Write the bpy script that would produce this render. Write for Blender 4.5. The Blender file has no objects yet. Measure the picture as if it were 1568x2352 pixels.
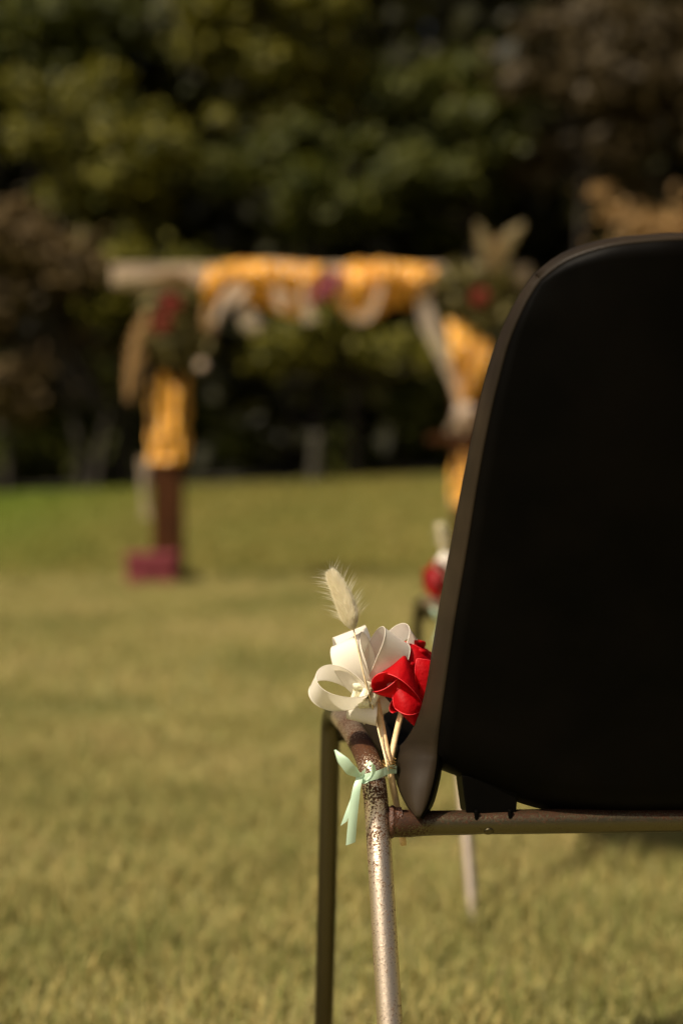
import bpy, math, random
import numpy as np
from mathutils import Vector, Matrix, noise

random.seed(7)
rng = np.random.default_rng(7)
S = bpy.context.scene
COL = S.collection
PI = math.pi

# ------------------------------------------------------------------ camera, world, sun, exposure
CAM_H = 0.677
FPX, CX, CY = 3267.0, 784.0, 1176.0          # 50 mm lens expressed in units of a 1568 x 2352 frame
PITCH = math.atan(76.0 / FPX)
cam_d = bpy.data.cameras.new('camera')
cam = bpy.data.objects.new('camera', cam_d); COL.objects.link(cam)
cam_d.lens = 50; cam_d.sensor_width = 36; cam_d.sensor_fit = 'AUTO'
cam_d.clip_start = 0.05; cam_d.clip_end = 600
cam.location = (0, 0, CAM_H); cam.rotation_euler = (PI / 2 - PITCH, 0, 0)
cam_d.dof.use_dof = True; cam_d.dof.focus_distance = 1.10; cam_d.dof.aperture_fstop = 2.6
S.camera = cam

SUN_EL, SUN_AZ = math.radians(50), math.radians(53)     # azimuth: measured from behind the camera towards its left
to_sun = Vector((-math.sin(SUN_AZ) * math.cos(SUN_EL), -math.cos(SUN_AZ) * math.cos(SUN_EL), math.sin(SUN_EL)))
world = bpy.data.worlds.new('World'); S.world = world; world.use_nodes = True
wn = world.node_tree.nodes; wl = world.node_tree.links
sky_tex = wn.new('ShaderNodeTexSky'); sky_tex.sky_type = 'NISHITA'; sky_tex.sun_disc = False
sky_tex.sun_elevation = SUN_EL; sky_tex.sun_rotation = math.radians(180) + SUN_AZ
sky_tex.air_density = 0.3; sky_tex.dust_density = 6.0; sky_tex.ozone_density = 0.0
wl.new(sky_tex.outputs[0], wn['Background'].inputs[0]); wn['Background'].inputs[1].default_value = 0.05
sun_d = bpy.data.lights.new('sun', 'SUN'); sun_d.energy = 4.0; sun_d.angle = math.radians(0.53); sun_d.color = (1.0, 0.87, 0.68)
sun = bpy.data.objects.new('sun', sun_d); COL.objects.link(sun)
sun.rotation_euler = to_sun.to_track_quat('Z', 'Y').to_euler(); sun.location = to_sun * 40
S.view_settings.view_transform = 'Standard'; S.view_settings.look = 'None'
S.view_settings.exposure = 0.75; S.view_settings.gamma = 1.0
S.cycles.use_denoising = True
S.cycles.max_bounces = 6; S.cycles.transparent_max_bounces = 8

# ------------------------------------------------------------------ helpers
def W(x, y, d):
    """point seen at (x, y) of a 1568 x 2352 frame, d metres along the optical axis"""
    xc = (x - CX) / FPX * d; zc = (CY - y) / FPX * d
    c, s = math.cos(PITCH), math.sin(PITCH)
    return Vector((xc, d * c + zc * s, CAM_H - d * s + zc * c))

def smooth01(a, b, v):
    t = np.clip((v - a) / (b - a), 0, 1); return t * t * (3 - 2 * t)

def cat(pts, n):
    """Catmull-Rom through points (any dimension), n samples, uniform in arc length"""
    P = np.array([tuple(p) for p in pts], float)
    Q = np.vstack([2 * P[0] - P[1], P, 2 * P[-1] - P[-2]])
    out = []
    for i in range(1, len(Q) - 2):
        for t in np.linspace(0, 1, 12, endpoint=False):
            a, b, c, d = Q[i - 1], Q[i], Q[i + 1], Q[i + 2]
            out.append(.5 * (2 * b + (c - a) * t + (2 * a - 5 * b + 4 * c - d) * t * t + (3 * b - a - 3 * c + d) * t ** 3))
    out.append(P[-1]); out = np.array(out)
    L = np.r_[0, np.cumsum(np.linalg.norm(np.diff(out[:, :3], axis=0), axis=1))]
    s = np.linspace(0, L[-1], n)
    return np.stack([np.interp(s, L, out[:, k]) for k in range(out.shape[1])], 1)

class MB:
    def __init__(self): self.v = []; self.f = []; self.uv = {}
    def add(self, vs, fs):
        b = len(self.v); self.v += [tuple(p) for p in vs]; self.f += [tuple(i + b for i in f) for f in fs]; return b
    def box(self, c, s, taper=1.0, rot=None):
        x, y, z = s[0] / 2, s[1] / 2, s[2] / 2
        vs = [(-x, -y, -z), (x, -y, -z), (x, y, -z), (-x, y, -z)] + [(a * taper, b * taper, z) for a, b in ((-x, -y), (x, -y), (x, y), (-x, y))]
        vs = [Vector(v) for v in vs]
        if rot is not None: vs = [rot @ v for v in vs]
        self.add([v + Vector(c) for v in vs], [(0, 3, 2, 1), (4, 5, 6, 7), (0, 1, 5, 4), (1, 2, 6, 5), (2, 3, 7, 6), (3, 0, 4, 7)])
    def tube(self, pts, r, seg=12, caps=True):
        P = [Vector(tuple(p)[:3]) for p in pts]; n = len(P)
        R = [r] * n if not hasattr(r, '__len__') else list(r)
        t0 = (P[1] - P[0]).normalized()
        u = t0.orthogonal().normalized(); vs = []; fs = []
        for i in range(n):
            t = ((P[min(i + 1, n - 1)] - P[max(i - 1, 0)])).normalized()
            u = (u - t * u.dot(t)).normalized(); w = t.cross(u)
            for k in range(seg):
                a = 2 * PI * k / seg
                vs.append(P[i] + (u * math.cos(a) + w * math.sin(a)) * R[i])
        for i in range(n - 1):
            for k in range(seg):
                k2 = (k + 1) % seg
                fs.append((i * seg + k, i * seg + k2, (i + 1) * seg + k2, (i + 1) * seg + k))
        if caps:
            fs.append(tuple(range(seg - 1, -1, -1))); fs.append(tuple((n - 1) * seg + k for k in range(seg)))
        self.add(vs, fs)
    def grid(self, G):
        G = np.asarray(G); m, n = G.shape[:2]
        self.add(G.reshape(-1, 3), [(i * n + j, i * n + j + 1, (i + 1) * n + j + 1, (i + 1) * n + j) for i in range(m - 1) for j in range(n - 1)])
    def ball(self, c, r, seg=14, rings=9, jitter=0.0, stretch=(1, 1, 1)):
        vs = []; fs = []
        for i in range(rings + 1):
            th = PI * i / rings
            for k in range(seg):
                a = 2 * PI * k / seg
                p = Vector((math.sin(th) * math.cos(a) * stretch[0], math.sin(th) * math.sin(a) * stretch[1], math.cos(th) * stretch[2]))
                q = Vector(c) + p * r
                if jitter: q += p * r * jitter * noise.noise(q * (2.2 / r))
                vs.append(q)
        for i in range(rings):
            for k in range(seg):
                k2 = (k + 1) % seg; fs.append((i * seg + k, (i + 1) * seg + k, (i + 1) * seg + k2, i * seg + k2))
        self.add(vs, fs)

INV = {}
def root(name, loc, label, cat_, group=None, rotz=0.0):
    o = bpy.data.objects.new(name, None); COL.objects.link(o)
    o.empty_display_size = .1
    o.location = loc; o.rotation_euler = (0, 0, rotz)
    o['label'] = label; o['category'] = cat_
    if group: o['group'] = group
    INV[o.name] = (Matrix.Translation(Vector(loc)) @ Matrix.Rotation(rotz, 4, 'Z')).inverted()
    return o

def top_of(p):
    while p.parent: p = p.parent
    return p

def link(name, me, mat, parent, kind=None):
    if mat is not None: me.materials.append(mat)
    o = bpy.data.objects.new(name, me); COL.objects.link(o)
    if parent is not None: o.parent = parent
    if kind: o['kind'] = kind
    return o

def obj(name, mb, mat, parent=None, smooth=True, solid=0.0, offset=0.0, bevel=0.0, sub=0, kind=None, local=False):
    """one mesh object; vertices are given in world space unless local"""
    vs = mb.v
    if parent is not None and not local:
        m = INV[top_of(parent).name]; vs = [m @ Vector(v) for v in vs]
    me = bpy.data.meshes.new(name); me.from_pydata([tuple(v) for v in vs], [], mb.f)
    me.validate()
    if smooth: me.polygons.foreach_set('use_smooth', [True] * len(me.polygons))
    o = link(name, me, mat, parent, kind)
    if sub:
        md = o.modifiers.new('sub', 'SUBSURF'); md.levels = sub; md.render_levels = sub
    if solid:
        md = o.modifiers.new('solid', 'SOLIDIFY'); md.thickness = solid; md.offset = offset
    if bevel:
        md = o.modifiers.new('bevel', 'BEVEL'); md.width = bevel; md.segments = 2; md.limit_method = 'ANGLE'
    return o

def np_mesh(name, verts, faces, mat, parent=None, kind=None, smooth=False):
    """fast mesh from arrays: faces (F, k)"""
    verts = np.asarray(verts, float).reshape(-1, 3)
    if parent is not None:
        m = np.array(INV[top_of(parent).name]); verts = verts @ m[:3, :3].T + m[:3, 3]
    faces = np.asarray(faces, np.int32); k = faces.shape[1]
    me = bpy.data.meshes.new(name)
    me.vertices.add(len(verts)); me.vertices.foreach_set('co', verts.astype(np.float32).ravel())
    me.loops.add(faces.size); me.loops.foreach_set('vertex_index', faces.ravel())
    me.polygons.add(len(faces)); me.polygons.foreach_set('loop_start', np.arange(0, faces.size, k, dtype=np.int32))
    me.polygons.foreach_set('use_smooth', np.full(len(faces), smooth))
    me.update(calc_edges=True); me.validate()
    return link(name, me, mat, parent, kind)

def copy_tree(o, parent=None):
    c = o.copy(); COL.objects.link(c)
    if parent is not None:
        c.parent = parent
    for ch in list(o.children): copy_tree(ch, c)
    return c

# ------------------------------------------------------------------ materials
def mat(name):
    m = bpy.data.materials.new(name); m.use_nodes = True
    nt = m.node_tree; return m, nt, nt.nodes, nt.links, nt.nodes['Principled BSDF']

def ramp(N, stops):
    r = N.new('ShaderNodeValToRGB'); e = r.color_ramp.elements
    while len(e) < len(stops): e.new(.5)
    for el, (p, c) in zip(e, stops): el.position = p; el.color = (*c, 1) if len(c) == 3 else c
    return r

def simple(name, col, rough=.6, metal=0.0, spec=.5, noise_amt=.25, scale=40, bump=0.0, trans=0.0, coord='Object'):
    m, nt, N, L, B = mat(name)
    tc = N.new('ShaderNodeTexCoord'); nz = N.new('ShaderNodeTexNoise'); nz.inputs['Scale'].default_value = scale; nz.inputs['Detail'].default_value = 4
    L.new(tc.outputs[coord], nz.inputs['Vector'])
    lo = tuple(c * (1 - noise_amt) for c in col); hi = tuple(min(1, c * (1 + noise_amt)) for c in col)
    r = ramp(N, [(.3, lo), (.7, hi)]); L.new(nz.outputs['Fac'], r.inputs[0]); L.new(r.outputs[0], B.inputs['Base Color'])
    B.inputs['Roughness'].default_value = rough; B.inputs['Metallic'].default_value = metal; B.inputs['Specular IOR Level'].default_value = spec
    if bump:
        b = N.new('ShaderNodeBump'); b.inputs['Strength'].default_value = bump; b.inputs['Distance'].default_value = .002
        L.new(nz.outputs['Fac'], b.inputs['Height']); L.new(b.outputs[0], B.inputs['Normal'])
    if trans:
        t = N.new('ShaderNodeBsdfTranslucent'); L.new(r.outputs[0], t.inputs[0])
        mx = N.new('ShaderNodeMixShader'); mx.inputs[0].default_value = trans
        L.new(B.outputs[0], mx.inputs[1]); L.new(t.outputs[0], mx.inputs[2]); L.new(mx.outputs[0], N['Material Output'].inputs[0])
    return m

def leaf_mat(name, a, b, trans=.3, rough=.55):
    """leaf colour differs from leaf to leaf and drifts slowly through the crown"""
    m, nt, N, L, B = mat(name)
    g = N.new('ShaderNodeNewGeometry'); r = ramp(N, [(.0, a), (1., b)])
    L.new(g.outputs['Random Per Island'], r.inputs[0])
    L.new(r.outputs[0], B.inputs['Base Color']); B.inputs['Roughness'].default_value = rough; B.inputs['Specular IOR Level'].default_value = .25
    t = N.new('ShaderNodeBsdfTranslucent'); L.new(r.outputs[0], t.inputs[0])
    mx = N.new('ShaderNodeMixShader'); mx.inputs[0].default_value = trans
    L.new(B.outputs[0], mx.inputs[1]); L.new(t.outputs[0], mx.inputs[2]); L.new(mx.outputs[0], N['Material Output'].inputs[0])
    return m

def turf_mat(name, blade):
    m, nt, N, L, B = mat(name)
    g = N.new('ShaderNodeNewGeometry')
    n1 = N.new('ShaderNodeTexNoise'); n1.inputs['Scale'].default_value = 1.1; n1.inputs['Detail'].default_value = 3
    L.new(g.outputs['Position'], n1.inputs['Vector'])
    sep = N.new('ShaderNodeSeparateXYZ'); L.new(g.outputs['Position'], sep.inputs[0])
    # the mown, drier patch round the ceremony; greener sward farther off
    ad = N.new('ShaderNodeMath'); ad.operation = 'MULTIPLY_ADD'; ad.inputs[1].default_value = 2.0; L.new(n1.outputs['Fac'], ad.inputs[0]); L.new(sep.outputs['Y'], ad.inputs[2])
    mr = N.new('ShaderNodeMapRange'); mr.inputs['From Min'].default_value = 9.6; mr.inputs['From Max'].default_value = 11.6; L.new(ad.outputs[0], mr.inputs['Value'])
    dry = ramp(N, [(.25, (.195, .20, .068)), (.5, (.335, .303, .125)), (.75, (.415, .355, .18))])
    L.new(n1.outputs['Fac'], dry.inputs[0])
    grn = ramp(N, [(.3, (.17, .17, .04)), (.7, (.25, .215, .065))]); L.new(n1.outputs['Fac'], grn.inputs[0])
    mx = N.new('ShaderNodeMix'); mx.data_type = 'RGBA'; L.new(mr.outputs[0], mx.inputs[0]); L.new(dry.outputs[0], mx.inputs[6]); L.new(grn.outputs[0], mx.inputs[7])
    # lush wet corner by the wood, on the far left of the field
    lx = N.new('ShaderNodeMapRange'); lx.inputs['From Min'].default_value = -1.9; lx.inputs['From Max'].default_value = -4.4; L.new(sep.outputs['X'], lx.inputs['Value'])
    lm = N.new('ShaderNodeMath'); lm.operation = 'MULTIPLY'; L.new(lx.outputs[0], lm.inputs[0]); L.new(mr.outputs[0], lm.inputs[1])
    mg = N.new('ShaderNodeMix'); mg.data_type = 'RGBA'; L.new(lm.outputs[0], mg.inputs[0]); L.new(mx.outputs[2], mg.inputs[6]); mg.inputs[7].default_value = (.15, .20, .028, 1)
    last = mg.outputs[2]
    if blade:
        r = ramp(N, [(0, (.55, .66, .42)), (.55, (1., 1.0, .9)), (.9, (1.25, 1.12, 1.0)), (1, (1.7, 1.45, 1.3))]); L.new(g.outputs['Random Per Island'], r.inputs[0])
        mm = N.new('ShaderNodeMix'); mm.data_type = 'RGBA'; mm.blend_type = 'MULTIPLY'; mm.inputs[0].default_value = 1
        L.new(last, mm.inputs[6]); L.new(r.outputs[0], mm.inputs[7]); last = mm.outputs[2]
    else:
        n2 = N.new('ShaderNodeTexNoise'); n2.inputs['Scale'].default_value = 55; n2.inputs['Detail'].default_value = 6; L.new(g.outputs['Position'], n2.inputs['Vector'])
        r = ramp(N, [(.3, (.45, .45, .4)), (.7, (1.1, 1.1, 1.1))]); L.new(n2.outputs['Fac'], r.inputs[0])
        mm = N.new('ShaderNodeMix'); mm.data_type = 'RGBA'; mm.blend_type = 'MULTIPLY'; mm.inputs[0].default_value = 1
        L.new(last, mm.inputs[6]); L.new(r.outputs[0], mm.inputs[7]); last = mm.outputs[2]
        b = N.new('ShaderNodeBump'); b.inputs['Strength'].default_value = .8; b.inputs['Distance'].default_value = .03; L.new(n2.outputs['Fac'], b.inputs['Height']); L.new(b.outputs[0], B.inputs['Normal'])
    L.new(last, B.inputs['Base Color']); B.inputs['Roughness'].default_value = .7; B.inputs['Specular IOR Level'].default_value = .15
    if blade:
        t = N.new('ShaderNodeBsdfTranslucent'); L.new(last, t.inputs[0]); ms = N.new('ShaderNodeMixShader'); ms.inputs[0].default_value = .42
        L.new(B.outputs[0], ms.inputs[1]); L.new(t.outputs[0], ms.inputs[2]); L.new(ms.outputs[0], N['Material Output'].inputs[0])
    return m

def steel_mat(name, base, speck, rough=.34, patch=None, upper=None, tint=1.0):
    """worn plated tube: small rust freckles everywhere, solid rust where patch (a list of (x, y, z, radius) in object space) says"""
    m, nt, N, L, B = mat(name)
    tc = N.new('ShaderNodeTexCoord')
    n1 = N.new('ShaderNodeTexNoise'); n1.inputs['Scale'].default_value = 640; n1.inputs['Detail'].default_value = 5; n1.inputs['Roughness'].default_value = .65
    n2 = N.new('ShaderNodeTexNoise'); n2.inputs['Scale'].default_value = 38; n2.inputs['Detail'].default_value = 3
    for n in (n1, n2): L.new(tc.outputs['Object'], n.inputs['Vector'])
    a = N.new('ShaderNodeMath'); a.operation = 'MULTIPLY_ADD'; a.inputs[1].default_value = .25; L.new(n2.outputs['Fac'], a.inputs[0]); L.new(n1.outputs['Fac'], a.inputs[2])
    last = a.outputs[0]
    for (x, y, z, rad, amt) in patch or []:
        d = N.new('ShaderNodeVectorMath'); d.operation = 'DISTANCE'; L.new(tc.outputs['Object'], d.inputs[0]); d.inputs[1].default_value = (x, y, z)
        mr = N.new('ShaderNodeMapRange'); mr.inputs['From Min'].default_value = rad; mr.inputs['From Max'].default_value = rad * .25; mr.inputs['To Max'].default_value = amt
        L.new(d.outputs['Value'], mr.inputs['Value'])
        s = N.new('ShaderNodeMath'); s.operation = 'ADD'; L.new(last, s.inputs[0]); L.new(mr.outputs[0], s.inputs[1]); last = s.outputs[0]
    if upper:                                    # upper side of a level tube: rust, darkened to carry the seat's shade
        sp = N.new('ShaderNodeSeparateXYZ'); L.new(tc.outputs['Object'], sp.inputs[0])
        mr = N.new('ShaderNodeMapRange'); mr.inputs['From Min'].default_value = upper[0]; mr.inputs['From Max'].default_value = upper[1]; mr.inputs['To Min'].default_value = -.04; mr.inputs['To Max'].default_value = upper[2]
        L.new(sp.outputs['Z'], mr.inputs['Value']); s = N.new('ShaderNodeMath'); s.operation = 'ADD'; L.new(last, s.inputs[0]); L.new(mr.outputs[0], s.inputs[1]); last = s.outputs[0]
    mr = N.new('ShaderNodeMapRange'); mr.inputs['From Min'].default_value = speck; mr.inputs['From Max'].default_value = speck + .05; L.new(last, mr.inputs['Value'])
    rust = ramp(N, [(.35, tuple(c * tint for c in (.030, .012, .006))), (.6, tuple(c * tint for c in (.075, .030, .012))), (.75, tuple(c * tint for c in (.15, .066, .026)))])
    B.inputs['Specular IOR Level'].default_value = .2; L.new(n1.outputs['Fac'], rust.inputs[0])
    cx = N.new('ShaderNodeMix'); cx.data_type = 'RGBA'; L.new(mr.outputs[0], cx.inputs[0]); cx.inputs[6].default_value = (*base, 1); L.new(rust.outputs[0], cx.inputs[7])
    L.new(cx.outputs[2], B.inputs['Base Color'])
    me = N.new('ShaderNodeMapRange'); me.inputs['To Min'].default_value = .95; me.inputs['To Max'].default_value = .15; L.new(mr.outputs[0], me.inputs['Value']); L.new(me.outputs[0], B.inputs['Metallic'])
    ro = N.new('ShaderNodeMapRange'); ro.inputs['To Min'].default_value = rough; ro.inputs['To Max'].default_value = .6; L.new(mr.outputs[0], ro.inputs['Value']); L.new(ro.outputs[0], B.inputs['Roughness'])
    b = N.new('ShaderNodeBump'); b.inputs['Strength'].default_value = .5; b.inputs['Distance'].default_value = .0006; L.new(last, b.inputs['Height']); L.new(b.outputs[0], B.inputs['Normal'])
    return m

def plastic_mat(name, c0, c1, spec, rough):
    m, nt, N, L, B = mat(name)
    tc = N.new('ShaderNodeTexCoord')
    n1 = N.new('ShaderNodeTexNoise'); n1.inputs['Scale'].default_value = 900; n1.inputs['Detail'].default_value = 3
    n2 = N.new('ShaderNodeTexNoise'); n2.inputs['Scale'].default_value = 14; n2.inputs['Detail'].default_value = 5
    for n in (n1, n2): L.new(tc.outputs['Object'], n.inputs['Vector'])
    r = ramp(N, [(.35, c0), (.7, c1)]); L.new(n2.outputs['Fac'], r.inputs[0]); L.new(r.outputs[0], B.inputs['Base Color'])
    B.inputs['Roughness'].default_value = rough; B.inputs['Specular IOR Level'].default_value = spec
    b = N.new('ShaderNodeBump'); b.inputs['Strength'].default_value = .25; b.inputs['Distance'].default_value = .0003; L.new(n1.outputs['Fac'], b.inputs['Height']); L.new(b.outputs[0], B.inputs['Normal'])
    return m

def satin_mat(name, col, trans=.3, rough=.35, sheen=.2):
    m, nt, N, L, B = mat(name)
    tc = N.new('ShaderNodeTexCoord'); nz = N.new('ShaderNodeTexNoise'); nz.inputs['Scale'].default_value = 1600; nz.inputs['Detail'].default_value = 2
    L.new(tc.outputs['Object'], nz.inputs['Vector'])
    r = ramp(N, [(.3, tuple(c * .93 for c in col)), (.7, col)]); L.new(nz.outputs['Fac'], r.inputs[0]); L.new(r.outputs[0], B.inputs['Base Color'])
    B.inputs['Roughness'].default_value = rough; B.inputs['Specular IOR Level'].default_value = .45
    B.inputs['Sheen Weight'].default_value = sheen
    b = N.new('ShaderNodeBump'); b.inputs['Strength'].default_value = .2; b.inputs['Distance'].default_value = .0002; L.new(nz.outputs['Fac'], b.inputs['Height']); L.new(b.outputs[0], B.inputs['Normal'])
    t = N.new('ShaderNodeBsdfTranslucent'); L.new(r.outputs[0], t.inputs[0])
    mx = N.new('ShaderNodeMixShader'); mx.inputs[0].default_value = trans
    L.new(B.outputs[0], mx.inputs[1]); L.new(t.outputs[0], mx.inputs[2]); L.new(mx.outputs[0], N['Material Output'].inputs[0])
    return m

def organza_mat():
    m = satin_mat('red_organza', (.50, .002, .006), .35, .55, .0)
    nt = m.node_tree; N, L = nt.nodes, nt.links; N['Principled BSDF'].inputs['Specular IOR Level'].default_value = .18
    out = N['Material Output']; src = out.inputs[0].links[0].from_socket
    tr = N.new('ShaderNodeBsdfTransparent'); tr.inputs[0].default_value = (1, .25, .2, 1)
    mx = N.new('ShaderNodeMixShader'); mx.inputs[0].default_value = .10
    L.new(src, mx.inputs[1]); L.new(tr.outputs[0], mx.inputs[2]); L.new(mx.outputs[0], out.inputs[0])
    return m

def sheer_mat(name, col, clear):
    m = satin_mat(name, col, .4, .5, .0)
    nt = m.node_tree; N, L = nt.nodes, nt.links
    out = N['Material Output']; src = out.inputs[0].links[0].from_socket
    tr = N.new('ShaderNodeBsdfTransparent'); mx = N.new('ShaderNodeMixShader'); mx.inputs[0].default_value = clear
    L.new(src, mx.inputs[1]); L.new(tr.outputs[0], mx.inputs[2]); L.new(mx.outputs[0], out.inputs[0])
    return m

M_turf = turf_mat('turf', False); M_blade = turf_mat('grass_blade', True)
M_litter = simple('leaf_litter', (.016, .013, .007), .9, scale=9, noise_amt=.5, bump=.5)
M_plastic = plastic_mat('black_plastic', (.0010, .0009, .0007), (.0026, .0021, .0016), .035, .5)
M_rim = plastic_mat('sunlit_edge_plastic', (.012, .0085, .005), (.027, .019, .011), .11, .45)  # same plastic as the shell, lightened to carry sunlight on the turned edge
M_ribbon = satin_mat('cream_satin', (.90, .855, .75), .36, .26, .1)
M_core = simple('bow_core', (.88, .81, .62), .7, scale=600, trans=.3)
M_red = organza_mat()
M_redcore = simple('rose_core', (.22, .002, .004), .7, scale=500)
M_mint = satin_mat('mint_satin', (.56, .76, .58), .25, .36, .1)
M_bamboo = simple('bamboo', (.70, .50, .27), .5, scale=260, noise_amt=.18, bump=.1)
M_straw = simple('dry_stalk', (.80, .64, .38), .6, scale=200, noise_amt=.15)
M_tail = simple('bunny_tail_hair', (1.0, .94, .78), .8, scale=300, noise_amt=.02, trans=.6)
M_wire = simple('brass_wire', (.50, .33, .12), .3, metal=.9, scale=500)
M_dried = simple('dried_bloom', (.16, .05, .03), .8, scale=200)
M_wood = simple('dark_wood', (.042, .014, .003), .8, spec=.12, scale=12, noise_amt=.4, bump=.3)
M_palewood = simple('pale_weathered_wood', (.30, .225, .145), .75, scale=10, noise_amt=.3, bump=.3)
M_yellow = satin_mat('golden_satin', (.90, .43, .030), .18, .30, .3)
def crinkle(m, scale, dist, strength=1.0, rough=None):
    nt = m.node_tree; N, L = nt.nodes, nt.links; B = N['Principled BSDF']
    tc = N.new('ShaderNodeTexCoord'); nz = N.new('ShaderNodeTexNoise'); nz.inputs['Scale'].default_value = scale; nz.inputs['Detail'].default_value = 4
    L.new(tc.outputs['Object'], nz.inputs['Vector']); b = N.new('ShaderNodeBump'); b.inputs['Strength'].default_value = strength; b.inputs['Distance'].default_value = dist
    L.new(nz.outputs['Fac'], b.inputs['Height']); L.new(b.outputs[0], B.inputs['Normal'])
    if rough is not None: B.inputs['Roughness'].default_value = rough
crinkle(M_yellow, 9, .09, 1.0, .22); M_yellow.node_tree.nodes['Principled BSDF'].inputs['Specular IOR Level'].default_value = .8
crinkle(M_red, 260, .0012, .7)
M_white = sheer_mat('white_chiffon', (.82, .68, .54), .42)
M_mag = simple('magenta_cloth', (.16, .020, .028), .8, scale=60, noise_amt=.2, trans=.1)
M_pampas = simple('pampas', (.46, .38, .22), .85, scale=30, noise_amt=.2, trans=.4)
M_pampas_tan = simple('tan_pampas', (.42, .27, .11), .85, scale=30, noise_amt=.25, trans=.4)
M_darkred = simple('dark_red_bloom', (.20, .016, .006), .8, scale=90, noise_amt=.3, trans=.2)
M_fern = leaf_mat('arch_leaf', (.055, .050, .012), (.16, .13, .035))
M_bark = simple('bark', (.016, .011, .006), .9, scale=14, noise_amt=.4, bump=.6)
M_stake = simple('stake_wood', (.026, .022, .012), .9, scale=14, noise_amt=.3)
M_leafA = leaf_mat('olive_leaf', (.026, .034, .004), (.20, .178, .017))
M_leafB = leaf_mat('green_leaf', (.020, .030, .004), (.105, .108, .013))
M_leafC = leaf_mat('copper_leaf', (.035, .025, .010), (.085, .060, .022))
M_leafD = leaf_mat('dark_leaf', (.011, .012, .003), (.034, .032, .007))
M_leafE = leaf_mat('autumn_leaf', (.05, .036, .013), (.16, .105, .04))
M_leafT = leaf_mat('tan_leaf', (.20, .12, .045), (.42, .26, .10))

# ------------------------------------------------------------------ ground
def gz(x, y):
    x = np.asarray(x, float); y = np.asarray(y, float)
    s = smooth01(10.5, 24, y)
    return s * (.70 + .045 * np.clip(x, -9, 9)) + np.clip(y - 24, 0, 60) * .035

xs = np.unique(np.r_[np.linspace(-220, -20, 21), np.linspace(-20, 20, 81), np.linspace(20, 220, 21)])
ys = np.unique(np.r_[np.linspace(-220, -10, 22), np.linspace(-10, 40, 101), np.linspace(40, 260, 23)])
X, Y = np.meshgrid(xs, ys); Z = gz(X, Y)
n, k = X.shape
idx = (np.arange(n - 1)[:, None] * k + np.arange(k - 1)[None, :]).ravel()
np_mesh('meadow_ground', np.stack([X, Y, Z], -1), np.stack([idx, idx + 1, idx + k + 1, idx + k], 1), M_turf, kind='structure', smooth=True)
# leaf litter under the trees: its own sheet, following the slope
xs = np.linspace(-16, 16, 65); ys = np.linspace(0, 1, 15)
X, T = np.meshgrid(xs, ys)
edge = 22.3 + .35 * np.sin(X * 1.3) + .25 * np.sin(X * 3.1 + 1)
Y = edge + T * (44 - edge); Z = gz(X, Y) + .012
n, k = X.shape
idx = (np.arange(n - 1)[:, None] * k + np.arange(k - 1)[None, :]).ravel()
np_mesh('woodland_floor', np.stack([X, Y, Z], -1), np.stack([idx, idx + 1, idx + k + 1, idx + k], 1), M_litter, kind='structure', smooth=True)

# grass blades
lat = rng.uniform(-1, 1, (256, 256))
def vnoise(p):
    i = np.floor(p).astype(int); u = p - i; u = u * u * (3 - 2 * u); x, y = i[:, 0] % 256, i[:, 1] % 256; x1, y1 = (x + 1) % 256, (y + 1) % 256
    return (lat[x, y] * (1 - u[:, 0]) + lat[x1, y] * u[:, 0]) * (1 - u[:, 1]) + (lat[x, y1] * (1 - u[:, 0]) + lat[x1, y1] * u[:, 0]) * u[:, 1]
def blades(name, y0, y1, dens, h, wid, slack, slant=1.0):
    area = 0; pts = []
    ystep = np.linspace(y0, y1, 30)
    for a, b in zip(ystep[:-1], ystep[1:]):
        hw = .27 * b + slack; cnt = int(dens * (b - a) * 2 * hw)
        pts.append(np.stack([rng.uniform(-hw, hw, cnt), rng.uniform(a, b, cnt)], 1))
    P = np.vstack(pts); N_ = len(P)
    # tufts: taller, denser clumps where slow noise is high
    f = vnoise(P * 6.0) + .6 * vnoise(P * 15.0 + 40)
    H = h * rng.uniform(.45, 1.25, N_) * (1 + .26 * f)
    az = rng.uniform(0, 2 * PI, N_); lean = rng.uniform(.1, slant, N_) * H
    wd = wid * rng.uniform(.6, 1.3, N_)
    base = np.stack([P[:, 0], P[:, 1], gz(P[:, 0], P[:, 1]) - .004], 1)
    dv = np.stack([np.cos(az), np.sin(az), np.zeros(N_)], 1); sv = np.stack([-np.sin(az), np.cos(az), np.zeros(N_)], 1)
    up = np.array([0, 0, 1.])
    mid = base + dv * (lean * .35)[:, None] + up * (H * .62)[:, None]
    tip = base + dv * lean[:, None] + up * (H * .95)[:, None]
    V = np.stack([base - sv * wd[:, None] / 2, base + sv * wd[:, None] / 2, mid + sv * wd[:, None] * .4, mid - sv * wd[:, None] * .4, tip], 1)
    o = np.arange(N_) * 5
    F = np.concatenate([np.stack([o, o + 1, o + 2], 1), np.stack([o, o + 2, o + 3], 1), np.stack([o + 3, o + 2, o + 4], 1)])
    np_mesh(name, V, F, M_blade, kind='stuff')
blades('grass', 1.2, 4.0, 14000, .042, .0032, .7, 1.35)
blades('grass', 4.0, 9.0, 4300, .048, .0048, .8)
blades('grass', 9.0, 22.0, 420, .06, .014, 1.2)

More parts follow.
